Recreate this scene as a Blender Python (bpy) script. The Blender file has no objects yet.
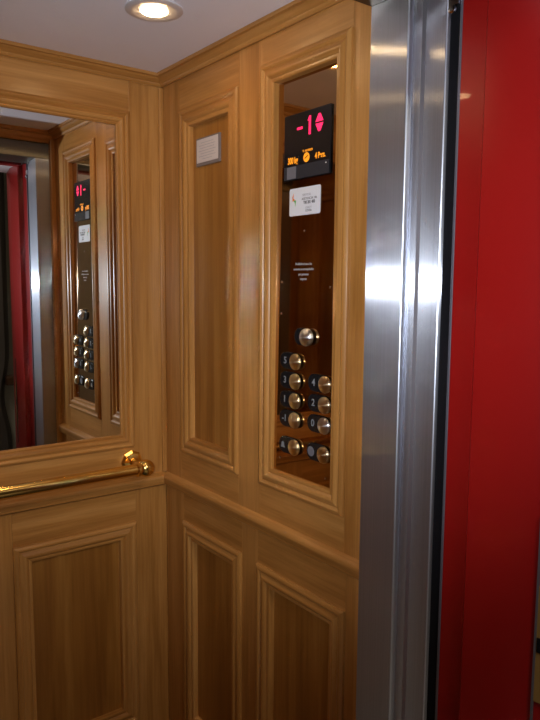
import bpy, bmesh, math, random
from mathutils import Vector, Matrix
random.seed(4)
C = bpy.context.scene.collection
PI = math.pi
CAB_W, CAB_D, CEIL = 1.10, .80, 1.957

# ------------------------------------------------------------------ materials
def mat(name):
    m = bpy.data.materials.new(name); m.use_nodes = True
    return m, m.node_tree.nodes, m.node_tree.links, m.node_tree.nodes['Principled BSDF']
def setp(b, **k):
    for n, v in k.items():
        b.inputs[n.replace('_', ' ')].default_value = v
def plain(name, col, rough=.5, metal=0., emis=None, es=0., spec=.5, coat=0.):
    m, N, L, b = mat(name)
    setp(b, Base_Color=(*col, 1), Roughness=rough, Metallic=metal, Specular_IOR_Level=spec, Coat_Weight=coat)
    if emis:
        setp(b, Emission_Color=(*emis, 1), Emission_Strength=es)
    return m
def wood(name, scale, dark, mid, light, seed=0., rough=.3):
    m, N, L, b = mat(name)
    tc = N.new('ShaderNodeTexCoord'); mp = N.new('ShaderNodeMapping')
    mp.inputs['Scale'].default_value = scale; mp.inputs['Location'].default_value = (seed, seed * .7, seed * 1.3)
    L.new(tc.outputs['Object'], mp.inputs['Vector'])
    n1 = N.new('ShaderNodeTexNoise'); n1.inputs['Scale'].default_value = 1.; n1.inputs['Detail'].default_value = 7; n1.inputs['Roughness'].default_value = .62
    n1.inputs['Distortion'].default_value = .35
    L.new(mp.outputs[0], n1.inputs['Vector'])
    mp2 = N.new('ShaderNodeMapping'); mp2.inputs['Scale'].default_value = tuple(s * 7 for s in scale)
    L.new(tc.outputs['Object'], mp2.inputs['Vector'])
    n2 = N.new('ShaderNodeTexNoise'); n2.inputs['Scale'].default_value = 1.; n2.inputs['Detail'].default_value = 4
    L.new(mp2.outputs[0], n2.inputs['Vector'])
    cr = N.new('ShaderNodeValToRGB'); e = cr.color_ramp.elements
    e[0].position = .3; e[0].color = (*dark, 1); e[1].position = .72; e[1].color = (*light, 1)
    k = e.new(.5); k.color = (*mid, 1)
    L.new(n1.outputs['Fac'], cr.inputs[0])
    mx = N.new('ShaderNodeMix'); mx.data_type = 'RGBA'; mx.blend_type = 'MULTIPLY'; mx.inputs[0].default_value = .5
    cr2 = N.new('ShaderNodeValToRGB'); cr2.color_ramp.elements[0].position = .35; cr2.color_ramp.elements[0].color = (.72, .66, .56, 1)
    cr2.color_ramp.elements[1].position = .6; cr2.color_ramp.elements[1].color = (1, 1, 1, 1)
    L.new(n2.outputs['Fac'], cr2.inputs[0])
    L.new(cr.outputs[0], mx.inputs[6]); L.new(cr2.outputs[0], mx.inputs[7])
    L.new(mx.outputs[2], b.inputs['Base Color'])
    bu = N.new('ShaderNodeBump'); bu.inputs['Strength'].default_value = .06; bu.inputs['Distance'].default_value = .002
    L.new(n2.outputs['Fac'], bu.inputs['Height']); L.new(bu.outputs[0], b.inputs['Normal'])
    setp(b, Roughness=rough, Specular_IOR_Level=.45)
    return m
OD, OM, OL = (.32, .132, .028), (.46, .212, .054), (.58, .296, .092)
WV = wood('oak_vertical_grain', (26, 26, 1.1), OD, OM, OL)
WX = wood('oak_grain_across_back', (1.1, 26, 26), OD, OM, OL, 3)
WY = wood('oak_grain_across_side', (26, 1.1, 26), OD, OM, OL, 5)
WP = wood('oak_panel', (17, 17, .8), (.23, .086, .015), (.35, .148, .029), (.46, .218, .051), 9)
WN = wood('walnut', (22, 22, .9), (.03, .012, .006), (.06, .025, .01), (.1, .045, .02), 2)

def steel(name, col=(.58, .61, .70)):
    m, N, L, b = mat(name)
    t = N.new('ShaderNodeTangent'); t.direction_type = 'RADIAL'; t.axis = 'Z'
    tc = N.new('ShaderNodeTexCoord'); mp = N.new('ShaderNodeMapping'); mp.inputs['Scale'].default_value = (700, 700, 2)
    n = N.new('ShaderNodeTexNoise'); n.inputs['Scale'].default_value = 1; n.inputs['Detail'].default_value = 3
    L.new(tc.outputs['Object'], mp.inputs[0]); L.new(mp.outputs[0], n.inputs['Vector'])
    cr = N.new('ShaderNodeValToRGB'); cr.color_ramp.elements[0].color = (*[c * .93 for c in col], 1); cr.color_ramp.elements[1].color = (*[min(1, c * 1.06) for c in col], 1)
    cr.color_ramp.elements[0].position = .3; cr.color_ramp.elements[1].position = .7
    L.new(n.outputs['Fac'], cr.inputs[0])
    # vertical brushing spreads the sheen sideways: a fan of narrow lobes tipped left and right
    g = N.new('ShaderNodeNewGeometry'); cx = N.new('ShaderNodeVectorMath'); cx.operation = 'CROSS_PRODUCT'; cx.inputs[1].default_value = (0, 0, 1)
    L.new(g.outputs['Normal'], cx.inputs[0])
    last = None; tot = 0.
    for k, wt, ro, an in ((-.95, .16, .235, -.8), (-.48, .17, .235, -.8), (0, .18, .235, -.8), (.48, .17, .235, -.8), (.95, .16, .235, -.8), (-.5, .17, .42, -.5), (.5, .17, .42, -.5), (0, .30, .62, 0.)):
        sc = N.new('ShaderNodeVectorMath'); sc.operation = 'SCALE'; L.new(cx.outputs[0], sc.inputs[0]); sc.inputs['Scale'].default_value = k
        av = N.new('ShaderNodeVectorMath'); av.operation = 'ADD'; L.new(sc.outputs[0], av.inputs[0]); L.new(g.outputs['Normal'], av.inputs[1])
        nv = N.new('ShaderNodeVectorMath'); nv.operation = 'NORMALIZE'; L.new(av.outputs[0], nv.inputs[0])
        q = N.new('ShaderNodeBsdfAnisotropic'); q.inputs['Roughness'].default_value = ro; q.inputs['Anisotropy'].default_value = an
        L.new(cr.outputs[0], q.inputs['Color']); L.new(nv.outputs[0], q.inputs['Normal']); L.new(t.outputs[0], q.inputs['Tangent'])
        tot += wt
        if last is None: last = q.outputs[0]
        else:
            mx = N.new('ShaderNodeMixShader'); mx.inputs[0].default_value = wt/tot
            L.new(last, mx.inputs[1]); L.new(q.outputs[0], mx.inputs[2]); last = mx.outputs[0]
    L.new(last, N['Material Output'].inputs['Surface'])
    return m
STEEL = steel('brushed_steel')
STEELP = plain('polished_steel_edge', (.58, .62, .72), .34, 1.)
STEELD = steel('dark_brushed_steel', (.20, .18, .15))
def turned(name, col):
    m, N, L, b = mat(name); setp(b, Base_Color=(*col, 1), Metallic=1., Roughness=.3, Anisotropic=.9, Anisotropic_Rotation=.25)
    t = N.new('ShaderNodeTangent'); t.direction_type = 'RADIAL'; t.axis = 'X'; L.new(t.outputs[0], b.inputs['Tangent']); return m
CAP = turned('polished_button_metal', (.74, .60, .38))
CAPW = turned('chrome_button_metal', (.86, .88, .92))
BRASS = plain('polished_brass', (.92, .62, .19), .17, 1.)
BRASSD = plain('dull_brass', (.30, .19, .06), .5, .3)
CHROME = plain('chrome', (.8, .82, .86), .12, 1.)
SATIN = plain('satin_lamp_ring', (.78, .78, .82), .35, .45)
ALU = plain('grey_metal_edge', (.15, .15, .19), .4, .5)
BLACK = plain('black_rubber', (.004, .004, .006), .8, spec=.15)
BPLAST = plain('black_plastic', (.008, .009, .011), .18)
PANELG = plain('dark_grey_plastic', (.035, .035, .042), .25)
GREYP = plain('grey_pad', (.16, .16, .19), .4)
RED = plain('red_gloss_paint', (.26, .005, .005), .30, coat=.10)
WHITE = plain('white_sticker', (.78, .80, .88), .5)
PAPER = plain('aged_paper', (.66, .60, .60), .6)
INK = plain('grey_ink', (.12, .12, .14), .6)
INKL = plain('pale_grey_ink', (.36, .35, .40), .6)
GREEN = plain('green_ink', (.10, .42, .10), .5)
ORNG = plain('orange_ink', (.85, .22, .04), .5)
ENGR = plain('engraving_fill', (.5, .48, .46), .5)
DIGI = plain('number_engraving', (.20, .21, .23), .5)
LEDR = plain('red_led', (.2, 0, .02), .5, emis=(1, .015, .10), es=1.6)
LEDA = plain('amber_led', (.2, .05, 0), .5, emis=(1, .32, .015), es=1.1)
LAMP = plain('lit_lamp_face', (1, .9, .7), .5, emis=(1, .66, .32), es=75.)
MIRR = plain('silvered_glass', (.80, .83, .84), .0, 1.)
COPM = plain('bronze_mirror', (.50, .31, .15), .035, 1.)
CEILM = plain('painted_ceiling', (.86, .83, .90), .5)
LWALL = plain('landing_plaster', (.30, .27, .22), .8)
LCEIL = plain('landing_ceiling', (.85, .85, .88), .8)
FLOORM = plain('dark_rubber_floor', (.05, .045, .04), .6)
TILE = plain('pale_landing_tile', (.5, .48, .44), .5)
CURT = plain('dark_curtain', (.040, .028, .020), .85)
SHAFT = plain('shaft_black', (.004, .004, .005), .8)

# ------------------------------------------------------------------ mesh helpers
class MB:
    def __init__(s): s.v = []; s.f = []; s.mi = []; s.cur = 0
    def add(s, vs, fs):
        o = len(s.v); s.v += [tuple(v) for v in vs]
        for f in fs: s.f.append([o + i for i in f]); s.mi.append(s.cur)
        return s
    def box(s, a, b):
        x0, y0, z0 = [min(p, q) for p, q in zip(a, b)]; x1, y1, z1 = [max(p, q) for p, q in zip(a, b)]
        return s.add([(x0,y0,z0),(x1,y0,z0),(x1,y1,z0),(x0,y1,z0),(x0,y0,z1),(x1,y0,z1),(x1,y1,z1),(x0,y1,z1)],
              [(0,3,2,1),(4,5,6,7),(0,1,5,4),(1,2,6,5),(2,3,7,6),(3,0,4,7)])
    def loops(s, ls, close=True, caps=True, ring=True):
        n = len(ls[0]); vs = [p for l in ls for p in l]; fs = []
        for i in range(len(ls) - 1):
            for j in range(n if ring else n - 1):
                k = (j + 1) % n
                fs.append((i*n+j, i*n+k, (i+1)*n+k, (i+1)*n+j))
        if caps:
            fs.append(tuple(range(n-1, -1, -1))); fs.append(tuple((len(ls)-1)*n + i for i in range(n)))
        return s.add(vs, fs)
    def lathe(s, o, ax, prof, n=32):
        """prof [(radius, distance along ax)]"""
        ax = Vector(ax).normalized(); t = Vector((0, 0, 1)) if abs(ax.z) < .9 else Vector((1, 0, 0))
        a = ax.cross(t).normalized(); b = ax.cross(a); o = Vector(o); ls = []
        for r, h in prof:
            r = max(r, 1e-5)
            ls.append([o + ax*h + a*(r*math.cos(2*PI*i/n)) + b*(r*math.sin(2*PI*i/n)) for i in range(n)])
        return s.loops(ls)
    def build(s, name, m, parent=None, smooth=False, bevel=0., seg=2):
        me = bpy.data.meshes.new(name); me.from_pydata(s.v, [], s.f); me.validate()
        for mm in (m if isinstance(m, (list, tuple)) else [m]): me.materials.append(mm)
        if len(me.polygons) == len(s.mi):
            for p, i in zip(me.polygons, s.mi): p.material_index = i
        bm = bmesh.new(); bm.from_mesh(me); bmesh.ops.recalc_face_normals(bm, faces=bm.faces)
        if bevel:
            bmesh.ops.bevel(bm, geom=[e for e in bm.edges if len(e.link_faces) == 2 and e.calc_face_angle(0) > .5], offset=bevel, segments=seg, affect='EDGES', profile=.5)
        bm.to_mesh(me); bm.free()
        if smooth:
            for p in me.polygons: p.use_smooth = True
            try: me.set_sharp_from_angle(angle=math.radians(40))
            except Exception: pass
        o = bpy.data.objects.new(name, me); C.objects.link(o)
        if parent is not None: put(o, parent)
        return o
def put(o, parent):
    """parent while keeping world-built vertices in place"""
    o.parent = parent
    p = parent; tot = Vector((0, 0, 0))
    while p is not None: tot += p.location; p = p.parent
    o.location = -tot + o.location if o.location.length == 0 else o.location - tot
def thing(name, label, cat, loc, group=None):
    o = bpy.data.objects.new(name, None); C.objects.link(o); o.location = loc; o.empty_display_size = .05
    o['label'] = label; o['category'] = cat
    if group: o['group'] = group
    return o
def st(o): o['kind'] = 'structure'; return o

class Frame:
    """local (u, v, h) on a wall: u along the wall, v up, h out of the wall into the cab"""
    def __init__(s, o, u, n): s.o = Vector(o); s.u = Vector(u); s.n = Vector(n)
    def p(s, u, v, h=0.): return s.o + s.u*u + s.n*h + Vector((0, 0, v))
    def box(s, mb, u0, u1, v0, v1, h0, h1): return mb.box(s.p(u0, v0, h0), s.p(u1, v1, h1))
PROF = [(0, -.004), (0, .0045), (.003, .0075), (.007, .0085), (.010, .0065), (.0115, .0035), (.014, .0045), (.018, .0085), (.022, .0085), (.0255, .0055), (.028, .002), (.031, .0025), (.034, .0005), (.035, -.004), (.035, -.0135)]
def molding(fr, u0, u1, v0, v1, mv, mh, name, parent, w=.045, prof=PROF):
    """mitred picture-frame moulding; the side runs use the vertical grain, the top and bottom runs the horizontal one"""
    mb = MB(); k = w / .035
    side = [[(u0, v0, 1, 1), (u0, v1, 1, -1)], [(u1, v1, -1, -1), (u1, v0, -1, 1)], [(u0, v1, 1, -1), (u1, v1, -1, -1)], [(u1, v0, -1, 1), (u0, v0, 1, 1)]]
    for i, sd in enumerate(side):
        mb.cur = 0 if i < 2 else 1
        ls = [[fr.p(u + a*t*k, v + b*t*k, h) for t, h in prof] for u, v, a, b in sd]
        mb.loops(ls, ring=False, caps=False)
    o = mb.build(name, [mv, mh], parent, smooth=True)
    return o

TH = .018
def panel_row(fr, parent, z0, z1, W, cols, mh, open_cols=()):
    """cols: (u0,u1,v0,v1) outer edges of each moulding"""
    prev = 0.
    for i, (u0, u1, v0, v1) in enumerate(cols):
        if u0 - prev > 1e-4: fr.box(MB(), prev, u0, z0, z1, -TH, 0).build('stile', WV, parent, bevel=.0012)
        if v0 > z0: fr.box(MB(), u0, u1, z0, v0, -TH, 0).build('rail', mh, parent)
        if v1 < z1: fr.box(MB(), u0, u1, v1, z1, -TH, 0).build('rail', mh, parent)
        if i not in open_cols:
            fld = fr.box(MB(), u0, u1, v0, v1, -TH, -.0125).build('panel', WP, parent)
            molding(fr, u0, u1, v0, v1, WV, mh, 'panel_molding', parent)
        prev = u1
    if W - prev > 1e-4: fr.box(MB(), prev, W, z0, z1, -TH, 0).build('stile', WV, parent, bevel=.0012)
def run(fr, W, prof, m, name, parent, e0=0., e1=0.):
    """profile (h, v) run along the wall; e0/e1 mitre factors"""
    mb = MB(); mb.loops([[fr.p(e0*h, v, h) for h, v in prof], [fr.p(W - e1*h, v, h) for h, v in prof]])
    return mb.build(name, m, parent, smooth=True)
CORN = [(0, 1.933), (.006, 1.932), (.010, 1.935), (.011, 1.939), (.016, 1.942), (.021, 1.945), (.024, 1.949), (.031, 1.950), (.032, CEIL), (0, CEIL)]
CRAIL = [(0, .899), (.008, .899), (.013, .903), (.0135, .912), (.016, .917), (.0165, .923), (.013, .928), (.006, .930), (.0, .933)]

# ------------------------------------------------------------------ cab walls
fB = Frame((0, 0, 0), (0, -1, 0), (-1, 0, 0))            # control-panel side
wr = st(MB().box((TH, 0, 0), (.045, -CAB_D, CEIL)).build('wall_right', WV))
panel_row(fB, wr, .914, CEIL, CAB_D, [(.087, .346, 1.004, 1.860), (.429, .697, 1.003, 1.881)], WY, open_cols=(1,))
panel_row(fB, wr, 0, .914, CAB_D, [(.095, .361, .25, .822), (.423, .705, .25, .820)], WY)
run(fB, CAB_D, CORN, WY, 'cornice', wr, 1, 0)
run(fB, CAB_D - .024, CRAIL, WY, 'chair_rail', wr, 1, 0)
fB.box(MB(), .779, .7995, 0, 1.932, 0, .017).build('end_post', WV, wr, bevel=.003)

fA = Frame((0, 0, 0), (-1, 0, 0), (0, -1, 0))            # mirror side
wb = st(MB().box((.045, TH, 0), (-CAB_W - .045, .045, CEIL)).build('wall_back', WV))
panel_row(fA, wb, .914, CEIL, CAB_W, [(.094, CAB_W - .094, 1.013, 1.860)], WX, open_cols=(0,))
panel_row(fA, wb, 0, .914, CAB_W, [(.092, .41, .25, .812), (.47, .63, .25, .812), (.69, 1.008, .25, .812)], WX)
run(fA, CAB_W, CORN, WX, 'cornice', wb, 1, 1)
run(fA, CAB_W, CRAIL, WX, 'chair_rail', wb, 1, 1)
for u in (.0, CAB_W - .013):
    fA.box(MB(), u, u + .013, .934, 1.931, 0, .006).build('corner_bead', WV, wb, bevel=.002)

fL = Frame((-CAB_W, -CAB_D, 0), (0, 1, 0), (1, 0, 0))    # side opposite the control panel
wl = st(MB().box((-CAB_W - TH, 0, 0), (-CAB_W - .045, -CAB_D, CEIL)).build('wall_left', WV))
panel_row(fL, wl, .914, CEIL, CAB_D, [(.10, .38, 1.004, 1.865), (.43, .71, 1.004, 1.865)], WY)
panel_row(fL, wl, 0, .914, CAB_D, [(.10, .38, .25, .820), (.43, .71, .25, .820)], WY)
run(fL, CAB_D, CORN, WY, 'cornice', wl, 0, 1)
run(fL, CAB_D, CRAIL, WY, 'chair_rail', wl, 0, 1)

st(MB().box((.045, .045, CEIL), (-CAB_W - .045, -CAB_D - .02, CEIL + .04)).build('ceiling', CEILM))
st(MB().box((.045, .045, -.04), (-CAB_W - .045, -.965, 0)).build('floor', FLOORM))

# ------------------------------------------------------------------ steel car entrance
OPL = -.97
def arc(cx, cy, r, a0, a1, n=6):
    return [(cx + r*math.cos(math.radians(a0 + (a1-a0)*i/n)), cy + r*math.sin(math.radians(a0 + (a1-a0)*i/n))) for i in range(n+1)]
def jamb_profile(s):
    """plan outline of the folded sheet, s=1 for the right jamb"""
    p = [(-.002, -.8005), (-.0605, -.8005)] + arc(-.0605, -.8030, .0025, 90, 180, 4)[1:]
    p += [(-.0605, -.872)] + arc(-.0565, -.874, .004, 180, 250, 5) + [(-.0525, -.8800)] + arc(-.0500, -.887, .0045, 120, 180, 5)
    p += [(-.0530, -.897), (-.0500, -.902), (-.0460, -.928)] + arc(-.0425, -.934, .0045, 180, 270, 6)
    p += [(-.030, -.9385), (-.002, -.9385)]
    return p
def extr(prof, z0, z1):
    mb = MB(); mb.loops([[(x, y, z0) for x, y in prof], [(x, y, z1) for x, y in prof]]); return mb
jr = extr(jamb_profile(1), 0, 1.8670).build('steel_door_jamb', STEEL, None, smooth=True)
jr.data.materials.append(STEELP)
for pf in jr.data.polygons:
    if pf.area > .001 and pf.normal.z == 0 or abs(pf.normal.z) < .1:
        if abs(pf.normal.y) < .99 and pf.normal.y < -.28 and pf.center.y > -.937: pf.material_index = 1
jr['label'] = 'brushed stainless steel entrance jamb between the oak control panel wall and the black gap'; jr['category'] = 'door jamb'
jl = extr([(-CAB_W + .045, -.8005), (OPL, -.8005), (OPL, -.938), (-CAB_W + .045, -.938)], 0, 1.8670).build('steel_door_jamb', STEEL, None, bevel=.002)
jl['label'] = 'second brushed steel entrance jamb, on the far side of the opening, away from the control panel'; jl['category'] = 'door jamb'
wf = st(MB().box((-CAB_W, -.8005, 0), (-CAB_W + .044, -.938, CEIL)).build('wall_front', WV))
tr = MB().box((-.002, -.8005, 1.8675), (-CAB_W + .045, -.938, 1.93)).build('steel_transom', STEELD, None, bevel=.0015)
tr['label'] = 'brushed steel transom across the top of the lift entrance, reflected in the mirror'; tr['category'] = 'transom'
st(MB().box((-.002, -.8005, 1.931), (-CAB_W + .045, -.938, CEIL)).build('trim_1', WX))
fF = Frame((-CAB_W, -.80, 0), (1, 0, 0), (0, 1, 0))
F2 = [(0, 1.921), (.010, 1.920), (.014, 1.926), (.020, 1.930), (.028, 1.936), (.030, 1.944), (.040, 1.946), (.041, CEIL), (0, CEIL)]
st(run(fF, CAB_W, F2, WX, 'trim_2', None, 0, 0))

# black gap, roller hardware
gap = thing('door_seal', 'black vertical rubber seal gap between the steel jamb and the red door frame', 'door seal', (-.03, -.950, 0))
MB().box((-.0415, -.9392, 0), (-.004, -.9570, 1.90)).build('seal', BLACK, gap)
MB().box((-.0445, -.9572, 0), (-.004, -.9615, 1.90)).build('edge_strip', ALU, gap, bevel=.0008)
hw = MB().box((-.048, -.9396, 1.828), (-.0417, -.9568, 1.846)); hw.lathe((-.048, -.948, 1.822), (-1, 0, 0), [(.006, 0), (.006, .004), (.003, .005)], 16)
hw.build('guide_clip', CHROME, gap)

# ------------------------------------------------------------------ red landing door frame
fr = thing('landing_door_frame', 'glossy red painted door frame filling the right edge beside the black gap', 'door frame', (-.04, -1.05, 0))
HZ = 1.874
pr = [(-.0440, -.962), (-.0440, -1.0085), (-.0570, -1.0115), (-.0600, -1.0145), (-.060, -1.112), (-.058, -1.118), (-.036, -1.235), (.02, -1.235), (.02, -.962)]
extr(pr, 0, HZ).build('jamb', RED, fr, smooth=True)
extr([(OPL, -.962), (OPL, -1.112), (OPL - .04, -1.235), (OPL - .06, -1.235), (OPL - .06, -.962)], 0, HZ).build('jamb', RED, fr)
MB().box((-.0605, -.9625, 1.864), (OPL + .0005, -1.005, HZ + .03)).build('head', RED, fr, bevel=.002)
st(MB().box((.0195, -1.0055, HZ + .0005), (OPL - .0595, -1.235, HZ + .03)).build('trim_3', LCEIL))
# brass strike plate on the frame's edge
sp = MB(); d = Vector((.022, -.117, 0)).normalized(); nn = Vector((-.117, -.022, 0)).normalized(); o0 = Vector((-.0573, -1.1255, 0))
def spb(mb, t0, t1, z0, z1, h0, h1):
    P = [o0 + d*t + nn*h for t, h in ((t0, h0), (t1, h0), (t1, h1), (t0, h1))]
    mb.loops([[(p.x, p.y, z0) for p in P], [(p.x, p.y, z1) for p in P]])
spb(sp, .001, .030, .885, 1.045, .0002, .0022)
plate = sp.build('strike_plate', BRASSD, fr, bevel=.0005)
q = MB(); spb(q, .004, .012, .955, .975, .0022, .0035); q.build('latch_hole', BLACK, plate)
q = MB(); spb(q, .0, .003, .80, 1.14, .0002, .0030); q.build('metal_edge', ALU, fr)

# ------------------------------------------------------------------ landing
st(MB().box((.9, -.98, -.04), (-2.2, -3.0, 0)).build('floor', TILE)).name = 'floor_landing'
st(MB().box((.9, -1.2355, 2.30), (-2.2, -3.0, 2.34)).build('ceiling', LCEIL)).name = 'ceiling_landing'
st(MB().box((.9, -2.96, 0), (-2.2, -3.0, 2.30)).build('wall_landing_back', LWALL))
st(MB().box((.86, -1.2355, 0), (.9, -2.96, 2.30)).build('wall_landing_right', LWALL))
st(MB().box((-2.2, -1.2355, 0), (-2.16, -2.96, 2.30)).build('wall_landing_left', LWALL))
lf = MB(); lf.box((.021, -1.20, 0), (.9, -1.235, 2.30)); lf.box((OPL - .061, -1.20, 0), (-2.2, -1.235, 2.30)); lf.box((.0205, -1.1015, HZ + .031), (OPL - .0605, -1.235, 2.30))
lf.box((.0465, -.81, -.04), (.10, -1.20, 2.30)); lf.box((-CAB_W - .047, -.81, -.04), (-CAB_W - .10, -1.20, 2.30)); lf.box((.10, -.81, CEIL + .05), (-CAB_W - .1, -1.1, CEIL + .07))
st(lf.build('wall_landing_front', LWALL))
# splayed head lining of the opening, pale
# curtain on the landing's back wall
ct = thing('curtain', 'dark brown curtain gathered with a tieback, seen in the mirror behind the red frame', 'curtain', (.0, -2.88, 0))
mb = MB(); ls = []
for i in range(40):
    z = .05 + 2.1*i/39; t = max(0, 1 - abs(z - .70)/.3); pinch = 1 - .035*t*t*(3 - 2*t)
    row = []
    for j in range(61):
        s = j/60; x = -.75 + 1.165*s; x = -.75 + (x + .75)*pinch
        row.append((x, -2.88 + .028*math.sin(s*60 + .4*math.sin(z*2)) + .008*math.sin(s*131), z))
    ls.append(row)
mb.loops(ls, ring=False, caps=False)
cu = mb.build('cloth', CURT, ct, smooth=True); sm = cu.modifiers.new('s', 'SOLIDIFY'); sm.thickness = .006
MB().lathe((-.95, -2.88, 2.17), (1, 0, 0), [(.0, 0), (.02, .0), (.012, .02), (.012, 1.45), (.02, 1.45), (0, 1.47)], 16).build('curtain_rod', WN, ct, smooth=True)
MB().box((.38, -2.83, .78), (.47, -2.92, .84)).build('tieback', WN, ct, bevel=.01)

# ------------------------------------------------------------------ mirror
mi = thing('wall_mirror', 'large framed mirror on the back wall above the brass handrail', 'mirror', (-CAB_W/2, 0, 1.013))
fA.box(MB(), .1285, CAB_W - .1285, 1.047, 1.8285, -.010, -.0035).build('glass', MIRR, mi)
molding(fA, .094, CAB_W - .094, 1.013, 1.860, WV, WX, 'frame', mi, w=.037)

# ------------------------------------------------------------------ handrail
hr = thing('handrail', 'polished brass handrail with ball ends in front of the mirror', 'handrail', (-CAB_W/2, -.085, .979))
HY, HZr = -.083, .976
MB().lathe((-.115, HY, HZr), (-1, 0, 0), [(.0145, 0), (.0145, CAB_W - .23)], 32).build('rail', BRASS, hr, smooth=True)
for x, sgn in ((-.103, 1), (-CAB_W + .103, -1)):
    b = MB(); b.lathe((x, HY, HZr), (sgn, 0, 0), [(0, -.022)] + [(.022*math.sin(a*PI/14), -.022*math.cos(a*PI/14)) for a in range(1, 14)] + [(0, .022)], 32)
    ball = b.build('ball_end', BRASS, hr, smooth=True)
    MB().lathe((x - sgn*.018, HY, HZr), (-sgn, 0, 0), [(.0145, 0), (.0185, .001), (.0185, .007), (.0145, .009)], 32).build('collar', BRASS, ball, smooth=True)
    MB().lathe((x, -.0005, HZr), (0, -1, 0), [(.030, 0), (.030, .005), (.024, .011), (.0115, .014), (.0105, .030), (.0105, .066)], 8).build('bracket', BRASS, hr)

# ------------------------------------------------------------------ control panel
cp = thing('control_panel', 'tall bronze mirrored lift control panel in an oak frame with round metal buttons', 'control panel', (0, -.572, 1.01))
fp = MB(); fp.loops([[fB.p(u, v, -.0175) for u, v in ((.462, 1.030), (.668, 1.030), (.668, 1.850), (.462, 1.850))],
                     [fB.p(u, v, h) for u, v, h in ((.462, 1.020, -.0060), (.668, 1.020, -.0060), (.668, 1.858, -.0130), (.462, 1.858, -.0130))]])
fp.build('faceplate', COPM, cp)
molding(fB, .429, .697, 1.003, 1.881, WV, WY, 'frame', cp, w=.042)
HF = .0001
class Plate(Frame):
    # the faceplate leans back a little at the top
    def p(s, u, v, h=0.):
        v2 = 1.4349 + (v - 1.4349)*1.012
        return Frame.p(s, u - .0100, v2, h - .0060 - .0065*(v2 - 1.03)/.82)
fC, fB = fB, Plate((0, 0, 0), (0, -1, 0), (-1, 0, 0))
def text(s, u, v, size, m, name, parent, h, align='CENTER', bold=0., ux=1.):
    cu = bpy.data.curves.new('t', 'FONT'); cu.body = s; cu.size = size; cu.align_x = align; cu.align_y = 'CENTER'; cu.extrude = .0002; cu.offset = bold
    to = bpy.data.objects.new('t', cu); C.objects.link(to)
    bpy.context.view_layer.update()
    me = bpy.data.meshes.new_from_object(to.evaluated_get(bpy.context.evaluated_depsgraph_get()))
    bpy.data.objects.remove(to); bpy.data.curves.remove(cu)
    for vt in me.vertices:
        x, y, z = vt.co; vt.co = fB.p(u + x*ux, v + y, h + z)
    me.name = name; me.materials.clear(); me.materials.append(m)
    o = bpy.data.objects.new(name, me); C.objects.link(o); put(o, parent); return o
def flat(pts, h0, h1):
    mb = MB(); mb.loops([[fB.p(u, v, h0) for u, v in pts], [fB.p(u, v, h1) for u, v in pts]]); return mb
def rrect(u0, u1, v0, v1, r, n=5):
    out = []
    for cx, cy, a in ((u1-r, v1-r, 0), (u0+r, v1-r, 90), (u0+r, v0+r, 180), (u1-r, v0+r, 270)):
        for i in range(n+1):
            t = math.radians(a + 90*i/n); out.append((cx + r*math.cos(t), cy + r*math.sin(t)))
    return out
# display
dp = flat(rrect(.505, .643, 1.640, 1.765, .002), HF, .0035).build('display', BPLAST, cp, bevel=.0006)
hd = .0036
flat(rrect(.545, .562, 1.7332, 1.7379, .001), hd, hd+.0003).build('minus_sign', LEDR, dp)
one = [(.5765, 1.7455), (.5815, 1.7540), (.5865, 1.7540), (.5865, 1.7195), (.5805, 1.7195), (.5805, 1.7455)]
flat(one, hd, hd+.0003).build('digit', LEDR, dp)
for sgn in (1, -1):
    c = 1.7370 + sgn*.0016
    flat([(.6000, c), (.6225, c), (.6140, c + sgn*.0145), (.6085, c + sgn*.0145)], hd, hd+.0003).build('arrow', LEDR, dp)
text('300 kg', .5330, 1.6770, .017, LEDA, 'capacity_text', dp, hd, bold=.0005, ux=.68)
text('4 Pers.', .6150, 1.6770, .015, LEDA, 'capacity_text', dp, hd, bold=.0004, ux=.72)
text('TL ASCENSOR', .578, 1.691, .006, LEDA, 'small_text', dp, hd, ux=.8)
text('________', .526, 1.667, .006, LEDA, 'small_text', dp, hd, ux=.8)
e = MB(); e.lathe(fB.p(.5750, 1.6785, hd), (-1, 0, 0), [(.009, 0), (.009, .0003)], 24); em = e.build('emblem', LEDA, dp)
flat([(.5700, 1.6775), (.5800, 1.6825), (.5800, 1.6805), (.5700, 1.6755)], hd+.0003, hd+.0006).build('emblem_bar', BPLAST, em)
low = flat(rrect(.507, .641, 1.6415, 1.6665, .001), hd, .0045).build('lower_strip', PANELG, dp)
flat(rrect(.517, .545, 1.6425, 1.6655, .001), .0045, .0050).build('sensor_pad', GREYP, low)
e = MB(); e.lathe(fB.p(.6330, 1.6610, .0045), (-1, 0, 0), [(.0014, 0), (.0014, .0004)], 12); e.build('indicator', WHITE, low)
# sticker
sk = flat(rrect(.521, .615, 1.571, 1.624, .004), HF, HF+.0004).build('sticker', WHITE, cp); sk['label'] = 'white sticker with small print and a green and orange flash mark'
hs = HF + .0005
flat([(.5300, 1.6075), (.5345, 1.6150), (.5335, 1.6050), (.5390, 1.6020), (.5310, 1.5990)], hs, hs+.0002).build('logo', ORNG, sk)
flat([(.5330, 1.6010), (.5420, 1.6010), (.5395, 1.5880), (.5385, 1.5960)], hs, hs+.0002).build('logo', GREEN, sk)
text('SERVICIO', .574, 1.6090, .0060, INKL, 'print', sk, hs)
text('ASISTENCIA 24h', .582, 1.6015, .0065, INK, 'print', sk, hs)
text('900 201 400', .582, 1.5945, .0080, INK, 'print', sk, hs, bold=.0003, ux=.85)
text('CLIENTE', .580, 1.5845, .0050, INKL, 'print', sk, hs)
text('123456', .580, 1.5790, .0065, INK, 'print', sk, hs)
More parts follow.
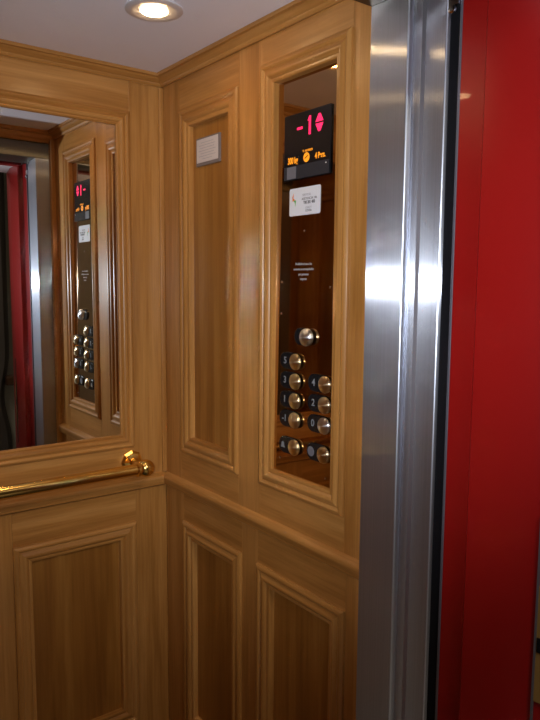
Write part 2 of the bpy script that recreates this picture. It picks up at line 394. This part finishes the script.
for s, v in (('Prohibido el uso a los', 1.4770), ('menores no acompañados', 1.4670), ('por personas', 1.4570), ('mayores', 1.4480)):
    text(s, .568, v, .0072, ENGR, 'engraved_text', cp, HF+.0001, ux=.8)
# screws
def screw(u, v, r=.0030):
    b = MB(); b.lathe(fB.p(u, v, HF), (-1, 0, 0), [(r, 0), (r*.9, .0009), (r*.4, .0015), (0, .0016)], 16); b.build('screw', CHROME, cp, smooth=True)
for u, v in ((.500, 1.442), (.648, 1.432), (.569, 1.540), (.502, 1.078), (.646, 1.066), (.500, 1.378)): screw(u, v, .0026)
# buttons
def capsule(u0, u1, v, r, n=12):
    return [(u1 + r*math.cos(math.radians(-90 + 180*i/n)), v + r*math.sin(math.radians(-90 + 180*i/n))) for i in range(n+1)] + \
           [(u0 + r*math.cos(math.radians(90 + 180*i/n)), v + r*math.sin(math.radians(90 + 180*i/n))) for i in range(n+1)]
def button(u, v, sign, m, name='push_button', wide=True):
    ub = u + .0165
    base = flat(capsule(u - .0115, ub + .001, v, .0172), HF, .0036).build(name, BPLAST, cp, bevel=.0012)
    c = MB(); c.lathe(fB.p(ub + .0075, v, .0035), (-1, 0, 0), [(.0165, 0), (.0165, .0030), (.0158, .0045), (.0143, .0055), (.008, .0070), (.0005, .0085), (0, .0085)], 40)
    c.build('button_cap', m, base, smooth=True)
    if sign == 'bell':
        flat([(u-.021, v-.006), (u-.007, v-.006), (u-.009, v-.002), (u-.010, v+.004), (u-.014, v+.007), (u-.018, v+.004), (u-.019, v-.002)], .0041, .0043).build('bell_symbol', DIGI, base)
    elif sign == 'disc':
        e = MB(); e.lathe(fB.p(u-.014, v, .0041), (-1, 0, 0), [(.010, 0), (.010, .0004)], 24); e.build('call_disc', GREYP, base)
    elif sign: text(sign, u - .0105, v, .019, DIGI, 'number', base, .0041, bold=.0004)
    return base
UL, UR = .530, .6200
button(UL, 1.2835, '5', CAP); button(UL, 1.2440, '3', CAP); button(UL, 1.2045, '1', CAP); button(UL, 1.1650, '-1', CAP); button(UL, 1.1095, 'bell', CAP)
button(UR, 1.2485, '4', CAP); button(UR, 1.2090, '2', CAP); button(UR, 1.1690, '0', CAPW); button(UR, 1.1125, 'disc', CAP)
kb = flat(capsule(.564, .580, 1.335, .0170), HF, .0040).build('alarm_button', BPLAST, cp, bevel=.0012)
c = MB(); c.lathe(fB.p(.589, 1.335, .0040), (-1, 0, 0), [(.0175, 0), (.0175, .004), (.0165, .0075), (.013, .0100), (.007, .0115), (0, .0120)], 40); c.build('button_cap', CAPW, kb, smooth=True)

fB = fC
# ------------------------------------------------------------------ notice plate on the left upper panel
HP = -.0123
nt = thing('notice_plate', 'small white inspection notice in a grey frame, high on the narrow oak panel', 'notice', fB.p(.202, 1.717, HP))
flat(rrect(.151, .256, 1.717, 1.782, .002), HP, HP+.004).build('plate', plain('grey_holder', (.20, .17, .17), .4), nt, bevel=.0006)
pg = flat(rrect(.155, .249, 1.7245, 1.7785, .001), HP+.0041, HP+.0046).build('paper', PAPER, nt)
for i in range(7):
    w = (.028, .036, .032, .038, .030, .037, .022)[i]; v = 1.769 - i*.0062
    flat([(.202-w, v), (.202+w, v), (.202+w, v+.0010), (.202-w, v+.0010)], HP+.0047, HP+.0048).build('printed_line', INKL, pg)

# ------------------------------------------------------------------ ceiling lights
def downlight(x, y, label):
    t = thing('ceiling_light', label, 'light', (x, y, CEIL), 'recessed ceiling lights')
    MB().lathe((x, y, CEIL), (0, 0, -1), [(.026, .0005), (.054, .0002), (.055, .003), (.048, .006), (.040, .0052), (.0265, .0035)], 48).build('trim_ring', SATIN, t, smooth=True)
    MB().lathe((x, y, CEIL), (0, 0, -1), [(.026, .0036), (.0245, .0056), (.018, .0068), (0, .0071)], 48).build('lamp_face', LAMP, t, smooth=True)
    return t
downlight(-.218, -.377, 'round chrome ceiling light glowing warm near the corner above the mirror')
downlight(-.80, -.377, 'round chrome ceiling light on the side away from the control panel')

# ------------------------------------------------------------------ lights
def light(name, kind, loc, energy, col, **k):
    l = bpy.data.lights.new(name, kind); l.energy = energy; l.color = col
    for a, b in k.items(): setattr(l, a, b)
    o = bpy.data.objects.new(name, l); C.objects.link(o); o.location = loc; return o
cam_loc = Vector((-.85, -1.5868, 1.4349))
yaw, pit, rol, foc = math.radians(51) + .0332, -.1106, .0069, 671.8178
F = Vector((math.cos(yaw)*math.cos(pit), math.sin(yaw)*math.cos(pit), math.sin(pit)))
R = F.cross(Vector((0, 0, 1))).normalized(); U = R.cross(F)
R2 = R*math.cos(rol) + U*math.sin(rol); U2 = -R*math.sin(rol) + U*math.cos(rol)
fl = light('camera_flash', 'SPOT', cam_loc - R2*.06 + U2*.010 - F*.0, 44, (.90, .95, 1.), spot_size=math.radians(82), spot_blend=1., shadow_soft_size=.03)
aim = F + U2*.20
fl.rotation_euler = aim.to_track_quat('-Z', 'Y').to_euler()
light('landing_lamp', 'AREA', (-.4, -2.0, 2.28), 12, (1, .9, .75), size=.4)
w = bpy.data.worlds.new('world'); w.use_nodes = True; bpy.context.scene.world = w
w.node_tree.nodes['Background'].inputs[0].default_value = (.5, .45, .45, 1); w.node_tree.nodes['Background'].inputs[1].default_value = .03

# ------------------------------------------------------------------ camera
cd = bpy.data.cameras.new('camera'); co = bpy.data.objects.new('camera', cd); C.objects.link(co)
cd.sensor_fit = 'VERTICAL'; cd.sensor_height = 24; cd.lens = foc*24/720; cd.clip_start = .01
M = Matrix((R2, U2, -F)).transposed().to_4x4(); M.translation = cam_loc; co.matrix_world = M
bpy.context.scene.camera = co
v = bpy.context.scene.view_settings
v.view_transform = 'Standard'; v.look = 'None'; v.gamma = 1; v.exposure = .12; v.use_curve_mapping = False
bpy.context.scene.cycles.sample_clamp_indirect = 0
bpy.context.scene.cycles.caustics_reflective = True
bpy.context.scene.cycles.blur_glossy = 0
